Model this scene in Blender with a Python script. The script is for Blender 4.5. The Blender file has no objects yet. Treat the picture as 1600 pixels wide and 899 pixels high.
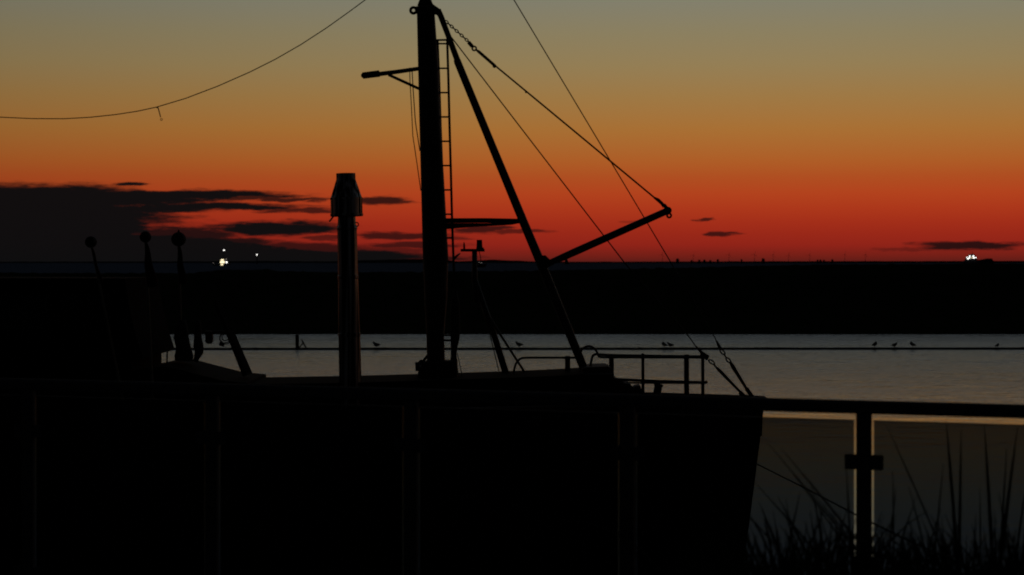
import bpy, math, random
from mathutils import Vector, Matrix, noise
random.seed(7)
scene = bpy.context.scene
col = scene.collection

# ------------------------------------------------------------------ camera
EYE = 4.8          # metres above the water
F = 3000.0         # focal length in photo pixels (photo 1600 wide)
HOR = 409.5        # photo row of the horizon
cam_d = bpy.data.cameras.new('camera')
cam = bpy.data.objects.new('camera', cam_d)
col.objects.link(cam)
cam.location = (0, 0, EYE)
cam.rotation_euler = (math.radians(90), 0, 0)
cam_d.sensor_width = 36
cam_d.lens = F / 1600 * 36
cam_d.shift_y = -(449.5 - HOR) / 1600
cam_d.clip_end = 60000
cam_d.dof.use_dof = True
cam_d.dof.focus_distance = 30.0
cam_d.dof.aperture_fstop = 3.4
scene.camera = cam
scene.view_settings.view_transform = 'Standard'
scene.view_settings.look = 'None'
scene.view_settings.exposure = 0
scene.view_settings.gamma = 1
scene.render.engine = 'CYCLES'
scene.cycles.max_bounces = 6
scene.cycles.filter_width = 1.9
scene.cycles.transparent_max_bounces = 12

def lin(c):
    return tuple(((v / 255) / 12.92 if v / 255 <= .04045 else ((v / 255 + .055) / 1.055) ** 2.4) for v in c)

# ------------------------------------------------------------------ world: afterglow sky with low clouds
world = bpy.data.worlds.new('World')
scene.world = world
world.use_nodes = True
NT = world.node_tree
NT.nodes.clear()

def nd(nt, t, **kw):
    n = nt.nodes.new(t)
    for k, v in kw.items():
        setattr(n, k, v)
    return n

def mth(nt, op, a, b=None, c=None, clamp=False):
    n = nt.nodes.new('ShaderNodeMath')
    n.operation = op
    n.use_clamp = clamp
    for i, v in enumerate((a, b, c)):
        if v is None:
            continue
        if isinstance(v, (int, float)):
            n.inputs[i].default_value = v
        else:
            nt.links.new(v, n.inputs[i])
    return n.outputs[0]

def build_world():
    nt = NT
    L = nt.links.new
    tc = nd(nt, 'ShaderNodeTexCoord')
    sep = nd(nt, 'ShaderNodeSeparateXYZ')
    L(tc.outputs['Generated'], sep.inputs[0])
    x, y, z = sep.outputs
    el = mth(nt, 'ARCSINE', z)                                    # elevation, radians
    az = mth(nt, 'ARCTAN2', x, y)                                 # 0 = straight ahead
    # vertical gradient of the afterglow
    t = mth(nt, 'SQRT', mth(nt, 'MAXIMUM', mth(nt, 'DIVIDE', el, math.pi / 2), 0.0))
    ramp = nd(nt, 'ShaderNodeValToRGB')
    L(t, ramp.inputs[0])
    stops = []
    for py, c in ((409.5, (78, 25, 20)), (404, (105, 27, 18)), (394, (125, 30, 19)), (383, (143, 33, 20)), (365, (153, 38, 20)), (348, (162, 44, 21)),
                  (326, (172, 54, 23)), (303, (178, 65, 26)), (278, (175, 77, 30)), (253, (174, 92, 36)),
                  (203, (168, 111, 50)), (153, (158, 120, 67)), (103, (148, 126, 84)), (53, (139, 127, 95)), (3, (130, 127, 108))):
        e = math.degrees(math.atan((HOR - py) / F))
        stops.append((e, lin(c)))
    stops += [(11, (.198, .212, .202)), (16, (.160, .186, .208)), (24, (.098, .123, .150)), (36, (.030, .039, .050)), (60, (.012, .016, .024)), (90, (.007, .0095, .0155))]
    cr = ramp.color_ramp
    while len(cr.elements) < len(stops):
        cr.elements.new(0.5)
    for e_, (e, c) in zip(cr.elements, stops):
        e_.position = 0
    for i, (e, c) in enumerate(stops):
        cr.elements[i].position = math.sqrt(e / 90)
        cr.elements[i].color = (*c, 1)
    # the glow fades with the angle from where the sun went down (a little right of the middle)
    da = mth(nt, 'SUBTRACT', az, math.radians(9))
    da = mth(nt, 'DIVIDE', da, math.radians(33))
    g = mth(nt, 'EXPONENT', mth(nt, 'MULTIPLY', mth(nt, 'MULTIPLY', da, da), -0.5))
    glow = nd(nt, 'ShaderNodeMixRGB', blend_type='MULTIPLY')
    glow.inputs[0].default_value = 1
    L(ramp.outputs[0], glow.inputs[1])
    comb = nd(nt, 'ShaderNodeCombineXYZ')
    for i in range(3):
        L(g, comb.inputs[i])
    L(comb.outputs[0], glow.inputs[2])
    # dim rest of the dusk sky
    sky = nd(nt, 'ShaderNodeTexSky', sky_type='NISHITA')
    sky.sun_disc = False
    sky.sun_elevation = math.radians(-4)
    sky.sun_rotation = math.radians(7)
    dim = nd(nt, 'ShaderNodeMixRGB', blend_type='MULTIPLY')
    dim.inputs[0].default_value = 1
    L(sky.outputs[0], dim.inputs[1])
    dim.inputs[2].default_value = (.006, .006, .006, 1)
    add = nd(nt, 'ShaderNodeMixRGB', blend_type='ADD')
    add.inputs[0].default_value = 1
    L(glow.outputs[0], add.inputs[1])
    L(dim.outputs[0], add.inputs[2])
    base = nd(nt, 'ShaderNodeMixRGB', blend_type='ADD')
    base.inputs[0].default_value = 1
    L(add.outputs[0], base.inputs[1])
    base.inputs[2].default_value = (.0016, .0018, .0024, 1)
    # clouds: long lens shapes low over the horizon, frayed by stretched noise
    U = mth(nt, 'MULTIPLY', az, F)
    V = mth(nt, 'MULTIPLY', el, F)
    uv = nd(nt, 'ShaderNodeCombineXYZ')
    L(U, uv.inputs[0]); L(V, uv.inputs[1])
    mp = nd(nt, 'ShaderNodeVectorMath', operation='MULTIPLY')
    L(uv.outputs[0], mp.inputs[0])
    mp.inputs[1].default_value = (1 / 85, 1 / 13, 0)
    nz = nd(nt, 'ShaderNodeTexNoise')
    nz.inputs['Scale'].default_value = 1.0
    nz.inputs['Detail'].default_value = 9.0
    nz.inputs['Roughness'].default_value = 0.64
    L(mp.outputs[0], nz.inputs['Vector'])
    off = nd(nt, 'ShaderNodeVectorMath', operation='SUBTRACT')
    L(nz.outputs['Color'], off.inputs[0])
    off.inputs[1].default_value = (.5, .5, .5)
    amp = nd(nt, 'ShaderNodeVectorMath', operation='MULTIPLY')
    L(off.outputs[0], amp.inputs[0])
    amp.inputs[1].default_value = (130, 19, 0)
    uvd = nd(nt, 'ShaderNodeVectorMath', operation='ADD')
    L(uv.outputs[0], uvd.inputs[0]); L(amp.outputs[0], uvd.inputs[1])
    clouds = [(-420, 362, 640, 82, 1), (-60, 345, 330, 60, 1), (90, 306, 150, 20, 1), (180, 312, 190, 16, 1), (300, 304, 190, 8, 1), (420, 311, 90, 4, .9), (350, 323, 150, 6.5, 1), (470, 330, 75, 4.5, .85), (240, 327, 130, 7, 1),
              (110, 352, 190, 46, 1), (150, 395, 330, 34, 1), (430, 357, 125, 12, 1), (330, 377, 120, 8, .95), (290, 366, 95, 13, .95),
              (505, 372, 45, 4, .7), (430, 388, 190, 11, .85), (350, 402, 360, 15, 1),
              (599, 314, 46, 8.5, .92), (200, 289, 32, 3, 1), (495, 314, 26, 3.5, .8), (625, 368, 90, 6, .85), (650, 383, 80, 6, .8),
              (600, 392, 90, 5, .6), (560, 404, 200, 7, .8), (752, 359, 52, 6, .85), (815, 363, 42, 3, .7), (700, 372, 50, 3, .6),
              (1102, 343, 17, 3.5, .85), (1131, 366, 22, 3.6, .85), (1517, 384, 92, 7.5, .93), (1400, 389, 40, 3, .4), (990, 346, 25, 2.5, .3)]
    mp2 = nd(nt, 'ShaderNodeVectorMath', operation='MULTIPLY')
    L(uv.outputs[0], mp2.inputs[0])
    mp2.inputs[1].default_value = (1 / 38, 1 / 5.5, 0)
    nz2 = nd(nt, 'ShaderNodeTexNoise')
    nz2.inputs['Scale'].default_value = 1.0
    nz2.inputs['Detail'].default_value = 8.0
    nz2.inputs['Roughness'].default_value = .7
    L(mp2.outputs[0], nz2.inputs['Vector'])
    wisp = mth(nt, 'SUBTRACT', nz2.outputs['Fac'], .5)
    best = None
    for cx, cy, rx, ry, w in clouds:
        a = math.atan((cx - 800) / F)
        e = math.atan((HOR - cy) / F * math.cos(a))
        v = nd(nt, 'ShaderNodeVectorMath', operation='MULTIPLY_ADD')
        L(uvd.outputs[0], v.inputs[0])
        v.inputs[1].default_value = (1 / rx, 1 / ry, 0)
        v.inputs[2].default_value = (-a * F / rx, -e * F / ry, 0)
        ln = nd(nt, 'ShaderNodeVectorMath', operation='LENGTH')
        L(v.outputs[0], ln.inputs[0])
        soft = .6 if rx < 200 else .28
        rag = mth(nt, 'MULTIPLY_ADD', wisp, .75 if rx < 80 else .95 if rx < 200 else .30, ln.outputs['Value'])
        m = nd(nt, 'ShaderNodeMapRange', interpolation_type='SMOOTHSTEP')
        L(rag, m.inputs[0])
        m.inputs[1].default_value = 1.0 + soft * .3
        m.inputs[2].default_value = 1.0 - soft * .7
        m.inputs[3].default_value = 0
        m.inputs[4].default_value = w
        best = m.outputs[0] if best is None else mth(nt, 'MAXIMUM', best, m.outputs[0])
    mix = nd(nt, 'ShaderNodeMixRGB', blend_type='MIX')
    L(mth(nt, 'MULTIPLY', best, .996), mix.inputs[0])
    L(base.outputs[0], mix.inputs[1])
    mix.inputs[2].default_value = (.0042, .0042, .0045, 1)
    bg = nd(nt, 'ShaderNodeBackground')
    L(mix.outputs[0], bg.inputs[0])
    bg.inputs[1].default_value = 1.0
    out = nd(nt, 'ShaderNodeOutputWorld')
    L(bg.outputs[0], out.inputs[0])

build_world()

# ------------------------------------------------------------------ helpers
def P(px, py, D):
    """a point D metres ahead, on the sight line of photo pixel (px, py)"""
    return Vector(((px - 800) / F * D, D, EYE - (py - HOR) / F * D))

def frame(d):
    d = d.normalized()
    up = Vector((0, 0, 1)) if abs(d.z) < .95 else Vector((0, 1, 0))
    a = d.cross(up).normalized()
    return a, a.cross(d).normalized()

class MB:
    def __init__(s):
        s.v, s.f = [], []
    def tube(s, pts, r, n=8, cap=True, oval=None):
        pts = [Vector(p) for p in pts]
        if not isinstance(r, (list, tuple)):
            r = [r] * len(pts)
        b0 = len(s.v)
        pa = None
        for i, p in enumerate(pts):
            d = pts[min(i + 1, len(pts) - 1)] - pts[max(i - 1, 0)]
            if pa is None:
                a, b = frame(d)
            else:
                dn = d.normalized()
                a = (pa - dn * pa.dot(dn)).normalized()
                b = a.cross(dn).normalized()
            pa = a
            for k in range(n):
                t = 2 * math.pi * k / n
                ra, rb = (r[i], r[i]) if oval is None else (r[i] * oval[0], r[i] * oval[1])
                s.v.append(p + a * math.cos(t) * ra + b * math.sin(t) * rb)
        for i in range(len(pts) - 1):
            for k in range(n):
                q = b0 + i * n
                k2 = (k + 1) % n
                s.f.append((q + k, q + k2, q + n + k2, q + n + k))
        if cap:
            s.f.append(tuple(range(b0 + n - 1, b0 - 1, -1)))
            e = b0 + (len(pts) - 1) * n
            s.f.append(tuple(range(e, e + n)))
        return s
    def box(s, c, size, ax=None, bev=0.0):
        c = Vector(c)
        ax = ax or (Vector((1, 0, 0)), Vector((0, 1, 0)), Vector((0, 0, 1)))
        hx, hy, hz = [q / 2 for q in size]
        if bev <= 0:
            b0 = len(s.v)
            for sx in (-1, 1):
                for sy in (-1, 1):
                    for sz in (-1, 1):
                        s.v.append(c + ax[0] * hx * sx + ax[1] * hy * sy + ax[2] * hz * sz)
            for f in ((0, 1, 3, 2), (4, 6, 7, 5), (0, 4, 5, 1), (2, 3, 7, 6), (0, 2, 6, 4), (1, 5, 7, 3)):
                s.f.append(tuple(b0 + i for i in f))
        else:
            # chamfered in the cross-section around the longest axis
            order = sorted(range(3), key=lambda i: -size[i])
            l, p, q = order
            hl, hp, hq = size[l] / 2, size[p] / 2, size[q] / 2
            prof = [(hp - bev, -hq), (hp, -hq + bev), (hp, hq - bev), (hp - bev, hq), (-hp + bev, hq), (-hp, hq - bev), (-hp, -hq + bev), (-hp + bev, -hq)]
            b0 = len(s.v)
            for e in (-1, 1):
                for a, b in prof:
                    s.v.append(c + ax[l] * hl * e + ax[p] * a + ax[q] * b)
            for k in range(8):
                k2 = (k + 1) % 8
                s.f.append((b0 + k, b0 + k2, b0 + 8 + k2, b0 + 8 + k))
            s.f.append(tuple(range(b0 + 7, b0 - 1, -1)))
            s.f.append(tuple(range(b0 + 8, b0 + 16)))
        return s
    def prism(s, pts, vec):
        pts = [Vector(p) for p in pts]
        vec = Vector(vec)
        n = len(pts)
        b0 = len(s.v)
        s.v += pts + [p + vec for p in pts]
        s.f.append(tuple(range(b0, b0 + n)))
        s.f.append(tuple(range(b0 + 2 * n - 1, b0 + n - 1, -1)))
        for k in range(n):
            k2 = (k + 1) % n
            s.f.append((b0 + k2, b0 + k, b0 + n + k, b0 + n + k2))
        return s
    def ball(s, c, r, n=10, sc=(1, 1, 1)):
        c = Vector(c)
        b0 = len(s.v)
        m = n // 2
        for i in range(1, m):
            t = math.pi * i / m
            for k in range(n):
                p = 2 * math.pi * k / n
                s.v.append(c + Vector((r * math.sin(t) * math.cos(p) * sc[0], r * math.sin(t) * math.sin(p) * sc[1], r * math.cos(t) * sc[2])))
        top = len(s.v); s.v.append(c + Vector((0, 0, r * sc[2])))
        bot = len(s.v); s.v.append(c - Vector((0, 0, r * sc[2])))
        for i in range(m - 2):
            for k in range(n):
                k2 = (k + 1) % n
                s.f.append((b0 + i * n + k, b0 + i * n + n + k, b0 + i * n + n + k2, b0 + i * n + k2))
        for k in range(n):
            k2 = (k + 1) % n
            s.f.append((top, b0 + k, b0 + k2))
            e = b0 + (m - 2) * n
            s.f.append((bot, e + k2, e + k))
        return s
    def torus(s, c, R, r, a, b, n=14, m=6, stretch=1.0):
        c = Vector(c)
        nrm = a.cross(b).normalized()
        b0 = len(s.v)
        for i in range(n):
            t = 2 * math.pi * i / n
            d = a * math.cos(t) * stretch + b * math.sin(t)
            for k in range(m):
                p = 2 * math.pi * k / m
                s.v.append(c + d * R + d.normalized() * r * math.cos(p) + nrm * r * math.sin(p))
        for i in range(n):
            for k in range(m):
                i2, k2 = (i + 1) % n, (k + 1) % m
                s.f.append((b0 + i * m + k, b0 + i2 * m + k, b0 + i2 * m + k2, b0 + i * m + k2))
        return s
    def build(s, name, mat, parent=None, smooth=False):
        me = bpy.data.meshes.new(name)
        o0 = Vector((0, 0, 0))
        q = parent
        while q is not None:
            o0 = o0 + q.location
            q = q.parent
        me.from_pydata([tuple(v - o0) for v in s.v], [], s.f)
        me.materials.append(mat)
        if smooth:
            me.polygons.foreach_set('use_smooth', [True] * len(me.polygons))
        me.update()
        o = bpy.data.objects.new(name, me)
        col.objects.link(o)
        o.parent = parent
        return o

def empty(name, loc):
    o = bpy.data.objects.new(name, None)
    o.empty_display_size = .3
    o.location = loc
    col.objects.link(o)
    return o

def tag(o, label=None, cat=None, group=None, kind=None):
    if label: o['label'] = label
    if cat: o['category'] = cat
    if group: o['group'] = group
    if kind: o['kind'] = kind
    return o

def copy_tree(o, parent=None):
    c = o.copy()
    col.objects.link(c)
    c.parent = parent
    for ch in [q for q in bpy.data.objects if q.parent == o]:
        copy_tree(ch, c)
    return c

def mat(name, color, rough=.6, metal=0.0, spec=.5, var=.25, scale=6.0, bump=0.0, emit=0.0, ecol=None):
    m = bpy.data.materials.new(name)
    m.use_nodes = True
    nt = m.node_tree
    bs = nt.nodes['Principled BSDF']
    bs.inputs['Roughness'].default_value = rough
    bs.inputs['Metallic'].default_value = metal
    bs.inputs['Specular IOR Level'].default_value = spec
    tc = nd(nt, 'ShaderNodeTexCoord')
    nz = nd(nt, 'ShaderNodeTexNoise')
    nz.inputs['Scale'].default_value = scale
    nz.inputs['Detail'].default_value = 6
    nt.links.new(tc.outputs['Object'], nz.inputs['Vector'])
    rp = nd(nt, 'ShaderNodeValToRGB')
    rp.color_ramp.elements[0].position = .3
    rp.color_ramp.elements[1].position = .7
    rp.color_ramp.elements[0].color = (*[c * (1 - var) for c in color], 1)
    rp.color_ramp.elements[1].color = (*[min(1, c * (1 + var)) for c in color], 1)
    nt.links.new(nz.outputs['Fac'], rp.inputs[0])
    nt.links.new(rp.outputs[0], bs.inputs['Base Color'])
    if bump:
        bp = nd(nt, 'ShaderNodeBump')
        bp.inputs['Strength'].default_value = bump
        bp.inputs['Distance'].default_value = .02
        nt.links.new(nz.outputs['Fac'], bp.inputs['Height'])
        nt.links.new(bp.outputs[0], bs.inputs['Normal'])
    if emit:
        bs.inputs['Emission Color'].default_value = (*(ecol or color), 1)
        bs.inputs['Emission Strength'].default_value = emit
    return m

M = {}
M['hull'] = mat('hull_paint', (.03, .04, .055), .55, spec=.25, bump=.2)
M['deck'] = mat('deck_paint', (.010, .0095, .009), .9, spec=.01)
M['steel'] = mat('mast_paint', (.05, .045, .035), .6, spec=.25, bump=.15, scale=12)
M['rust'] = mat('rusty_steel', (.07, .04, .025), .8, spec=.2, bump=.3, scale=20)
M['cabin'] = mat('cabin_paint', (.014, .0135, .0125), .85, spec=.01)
M['wire'] = mat('wire_rope', (.04, .035, .03), .7, spec=.2, scale=60)
M['rope'] = mat('fibre_rope', (.10, .09, .07), .9, spec=.1, scale=80)
M['stainless'] = mat('stainless_flue', (.60, .57, .52), .36, metal=1.0, var=.35, scale=9, bump=.05)
M['window'] = mat('dark_window', (.01, .012, .014), .1, spec=.5)
M['flag'] = mat('flag_cloth', (.05, .014, .012), .95, spec=.05)
M['float'] = mat('float_foam', (.09, .05, .02), .8, spec=.2)
M['black'] = mat('black_rubber', (.015, .015, .015), .8, spec=.2)
M['rail'] = mat('railing_steel', (.12, .12, .12), .8, metal=0, spec=.02, scale=25, bump=.05)
M['grass'] = mat('dune_grass', (.05, .055, .025), .85, spec=.1, scale=9)
M['dike'] = mat('dike_turf', (.028, .032, .016), .95, spec=0.0, scale=.6, bump=.3)
M['shore'] = mat('far_shore', (.02, .022, .02), 1.0, spec=0.0, scale=.01)
M['quay'] = mat('quay_concrete', (.16, .155, .145), .9, spec=.1, scale=3, bump=.2)
M['bank'] = mat('bank_stone', (.09, .085, .075), .9, spec=.1, scale=2, bump=.6)
M['gull'] = mat('gull_feathers', (.16, .155, .15), .9, spec=.1, scale=30)
M['gull_leg'] = mat('gull_leg', (.12, .05, .03), .8, spec=.1)
M['pile'] = mat('wet_timber', (.04, .035, .03), .8, spec=.2, scale=8)
M['bamboo'] = mat('bamboo_pole', (.34, .30, .22), .8, spec=.1, scale=10)
M['boom'] = mat('float_boom', (.02, .02, .02), .7, spec=.2)
M['ship'] = mat('ship_paint', (.03, .03, .035), .8, spec=.1, scale=.2)
M['white_tower'] = mat('turbine_paint', (.25, .25, .25), .8, spec=.1, scale=.05)
M['lamp_white'] = mat('lamp_white', (1, 1, 1), emit=3.0, ecol=(1, .97, .92))
M['lamp_warm'] = mat('lamp_warm', (1, .9, .65), emit=1.6, ecol=(1, .85, .52))
M['lamp_dim'] = mat('lamp_dim', (1, .9, .8), emit=.35, ecol=(1, .85, .75))

def glass_mat():
    m = bpy.data.materials.new('tinted_glass')
    m.use_nodes = True
    nt = m.node_tree
    nt.nodes.clear()
    tr = nd(nt, 'ShaderNodeBsdfTransparent')
    tr.inputs[0].default_value = (.258, .295, .37, 1)     # two faces per pane
    gl = nd(nt, 'ShaderNodeBsdfGlossy')
    gl.inputs['Roughness'].default_value = .05
    fr = nd(nt, 'ShaderNodeFresnel')
    fr.inputs[0].default_value = 1.3
    mx = nd(nt, 'ShaderNodeMixShader')
    nt.links.new(fr.outputs[0], mx.inputs[0])
    nt.links.new(tr.outputs[0], mx.inputs[1])
    nt.links.new(gl.outputs[0], mx.inputs[2])
    o = nd(nt, 'ShaderNodeOutputMaterial')
    nt.links.new(mx.outputs[0], o.inputs[0])
    return m
M['glass'] = glass_mat()
M['stainless'].node_tree.nodes['Principled BSDF'].inputs['Specular Tint'].default_value = (.2, .2, .2, 1)

def water_mat():
    m = bpy.data.materials.new('harbour_water')
    m.use_nodes = True
    nt = m.node_tree
    L = nt.links.new
    bs = nt.nodes['Principled BSDF']
    bs.inputs['Base Color'].default_value = (.004, .006, .006, 1)
    bs.inputs['IOR'].default_value = 1.33
    tc = nd(nt, 'ShaderNodeTexCoord')
    sep = nd(nt, 'ShaderNodeSeparateXYZ')
    L(tc.outputs['Object'], sep.inputs[0])
    def nz(scale, det, sx=1.0, sy=1.0):
        mp = nd(nt, 'ShaderNodeMapping')
        mp.inputs['Scale'].default_value = (sx, sy, 1)
        L(tc.outputs['Object'], mp.inputs[0])
        n = nd(nt, 'ShaderNodeTexNoise')
        n.inputs['Scale'].default_value = scale
        n.inputs['Detail'].default_value = det
        L(mp.outputs[0], n.inputs['Vector'])
        return n.outputs['Fac']
    h = mth(nt, 'ADD', mth(nt, 'MULTIPLY', nz(1.6, 4, .55, 1), .7), mth(nt, 'MULTIPLY', nz(6, 3), .22))
    swell = nd(nt, 'ShaderNodeMapRange')
    L(sep.outputs[1], swell.inputs[0])
    swell.inputs[1].default_value = 58
    swell.inputs[2].default_value = 78
    h = mth(nt, 'ADD', h, mth(nt, 'MULTIPLY', mth(nt, 'ADD', nz(.8, 2, 1.1, 1), nz(3.2, 2, .9, 1)), mth(nt, 'MULTIPLY', swell.outputs[0], .6)))
    # sheltered and nearly flat close to the bank, rippled farther out; streaky cat's paws
    shelter = nd(nt, 'ShaderNodeMapRange', interpolation_type='SMOOTHSTEP')
    L(sep.outputs[1], shelter.inputs[0])
    shelter.inputs[1].default_value = 51
    shelter.inputs[2].default_value = 84
    shelter.inputs[3].default_value = .10
    shelter.inputs[4].default_value = 1.0
    streak = nd(nt, 'ShaderNodeMapRange')
    L(nz(.10, 3, .22, 1.5), streak.inputs[0])
    streak.inputs[1].default_value = .35
    streak.inputs[2].default_value = .65
    streak.inputs[3].default_value = .6
    streak.inputs[4].default_value = 1.3
    k = mth(nt, 'MULTIPLY', shelter.outputs[0], streak.outputs[0])
    ruf = nd(nt, 'ShaderNodeMapRange')          # ruffled and slick patches
    L(nz(.55, 5, .5, 1.0), ruf.inputs[0])
    ruf.inputs[1].default_value = .3
    ruf.inputs[2].default_value = .7
    ruf.inputs[3].default_value = .45
    ruf.inputs[4].default_value = 1.35
    k = mth(nt, 'MULTIPLY', k, ruf.outputs[0])
    L(mth(nt, 'MULTIPLY_ADD', k, .19, .02), bs.inputs['Roughness'])
    bp = nd(nt, 'ShaderNodeBump')
    bp.inputs['Distance'].default_value = .16
    L(mth(nt, 'MULTIPLY', k, 1.0, clamp=True), bp.inputs['Strength'])
    L(h, bp.inputs['Height'])
    L(bp.outputs[0], bs.inputs['Normal'])
    return m
M['water'] = water_mat()

def flue_mat():
    m = bpy.data.materials['stainless_flue']
    nt = m.node_tree
    bs = nt.nodes['Principled BSDF']
    tc = nd(nt, 'ShaderNodeTexCoord')
    mp = nd(nt, 'ShaderNodeMapping')
    mp.inputs['Scale'].default_value = (26, 26, .5)       # light and dark streaks painted down the pipe as its reflected highlights
    nt.links.new(tc.outputs['Object'], mp.inputs[0])
    n = nd(nt, 'ShaderNodeTexNoise')
    n.inputs['Scale'].default_value = 1
    n.inputs['Detail'].default_value = 3
    nt.links.new(mp.outputs[0], n.inputs['Vector'])
    rp = nd(nt, 'ShaderNodeValToRGB')
    e = rp.color_ramp.elements
    e[0].position, e[1].position = .46, .60
    e[0].color = (.03, .028, .026, 1)
    e[1].color = (.85, .82, .76, 1)
    nt.links.new(n.outputs['Fac'], rp.inputs[0])
    nt.links.new(rp.outputs[0], bs.inputs['Base Color'])
    r2 = nd(nt, 'ShaderNodeMapRange')
    nt.links.new(n.outputs['Fac'], r2.inputs[0])
    r2.inputs[1].default_value = .4
    r2.inputs[2].default_value = .65
    r2.inputs[3].default_value = .5
    r2.inputs[4].default_value = .3
    nt.links.new(r2.outputs[0], bs.inputs['Roughness'])
flue_mat()

def sea_mat():
    m = mat('tidal_sea', (.13, .155, .20), .9, spec=0, scale=.02)
    return m
M['sea'] = sea_mat()

# ------------------------------------------------------------------ setting
def sheet(name, pts, m):
    b = MB()
    b.v = [Vector(p) for p in pts]
    b.f = [tuple(range(len(pts)))]
    return tag(b.build(name, m), kind='structure')

sheet('harbour_water', [(-400, 9, 0), (400, 9, 0), (400, 148, 0), (-400, 148, 0)], M['water'])
sheet('sea', [(-40000, 156, 0.03), (40000, 156, .03), (40000, 45000, .03), (-40000, 45000, .03)], M['sea'])

def interp(tab, x):
    if x <= tab[0][0]: return tab[0][1]
    for (a, b), (c, d) in zip(tab, tab[1:]):
        if x <= c: return b + (d - b) * (x - a) / (c - a)
    return tab[-1][1]

crest = [(-600, 425), (0, 426), (60, 427), (300, 427), (326, 424), (345, 421.5), (380, 422.5), (415, 421), (440, 424), (520, 425.5), (660, 425), (860, 422.5), (1000, 420), (1090, 418), (1180, 415.5), (1300, 413.6), (1450, 413), (1600, 412), (2200, 412)]
def dike():
    b = MB()
    xs = [-400 + 8 * i for i in range(44)] + [-48 + .24 * i for i in range(401)] + [56 + 8 * i for i in range(44)]
    rows = [(126.0, -.35), (128.2, .05), (131, .12), (138, .38), (145, .72), (150, 1.0), (153.5, .97), (158, .55), (166, .05)]
    for x in xs:
        zc = EYE - (interp(crest, x / 150 * F + 800) - HOR) / F * 150
        for j, (yy, fr) in enumerate(rows):
            z = zc * fr if fr > 0 else fr
            a = .10 * fr if fr > 0 else 0
            z += a * (noise.noise(Vector((x * 1.7, yy * .9, 3))) + .7 * noise.noise(Vector((x * 5.3, yy, 9)))) if j not in (0, 1) else 0
            y2 = yy + (.35 * noise.noise(Vector((x * .35, yy, 1))) if j < 3 else 0)
            b.v.append(Vector((x, y2, z)))
    n = len(rows)
    for i in range(len(xs) - 1):
        for j in range(n - 1):
            q = i * n + j
            b.f.append((q, q + n, q + n + 1, q + 1))
    return tag(b.build('dike', M['dike'], smooth=True), kind='structure')
dike()

def far_coast():
    b = MB()
    D = 9000
    tab = [(-2500, 407.5), (-900, 408.5), (0, 409.2), (330, 408.6), (420, 408), (520, 408.8), (560, 407.2), (620, 405.8), (660, 405), (700, 406.5), (712, 408.5), (745, 407.6), (768, 405.4), (782, 406.6), (830, 408.6), (900, 409.4), (1000, 409), (1200, 408.4), (1450, 408.2), (1600, 407.8), (2600, 408)]
    pts = []
    px = -2500
    while px <= 2600:
        yy = interp(tab, px) + .5 * noise.noise(Vector((px * .045, 0, 0))) + .3 * noise.noise(Vector((px * .2, 5, 0)))
        pts.append(P(px, min(yy, 409.3), D))
        px += 5
    n = len(pts)
    for p in pts:
        b.v += [Vector((p.x, D - 150, -1)), p, Vector((p.x, D + 400, -1))]
    for i in range(n - 1):
        q = 3 * i
        b.f += [(q, q + 3, q + 4, q + 1), (q + 1, q + 4, q + 5, q + 2)]
    return tag(b.build('distant_coast', M['shore'], smooth=True), kind='structure')
far_coast()

# railing line in plan
RT = .7217                       # rail top below the eye
RZ = EYE - RT
def rail_pt(px):
    D = RT * F / ((591 + px * .0258) - HOR)
    return Vector(((px - 800) / F * D, D, 0))
RA, RB = rail_pt(0), rail_pt(1600)
RD = (RB - RA).normalized()
RN = Vector((-RD.y, RD.x, 0))    # away from the camera
if RN.y < 0: RN = -RN
QZ = 2.74
def quay():
    A = RA - RD * 60 + RN * .55
    B = RB + RD * 60 + RN * .55
    b = MB()
    b.prism([A + Vector((0, 0, QZ)), B + Vector((0, 0, QZ)), Vector((B.x, -60, QZ)), Vector((A.x, -60, QZ))], (0, 0, -.6))
    tag(b.build('quay', M['quay']), kind='structure')
    b = MB()
    n = 240
    rows = [(0.0, QZ - .06), (.5, QZ - .2), (1.6, 2.2), (3.0, 1.3), (4.6, .3), (5.6, -.6)]
    for i in range(n + 1):
        p = A.lerp(B, i / n)
        for d, z in rows:
            q = p + RN * d
            b.v.append(Vector((q.x, q.y, z + (.12 * noise.noise(Vector((q.x * 2.1, q.y * 2.1, 0))) if d > 0 else 0))))
    m = len(rows)
    for i in range(n):
        for j in range(m - 1):
            q = i * m + j
            b.f.append((q, q + m, q + m + 1, q + 1))
    tag(b.build('stone_bank', M['bank']), kind='structure')
quay()

# ------------------------------------------------------------------ fishing boat (bow to the right)
BD = 24.0
boat = tag(empty('fishing_boat', (-4, BD, 0)), 'dark steel fishing boat with tall mast, boom and bow railing moored behind the glass railing', 'fishing boat')
def B(px, py, D=BD): return P(px, py, D)
PXM = F / BD                     # photo pixels per metre at the boat
def r_(px): return px / PXM

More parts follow.
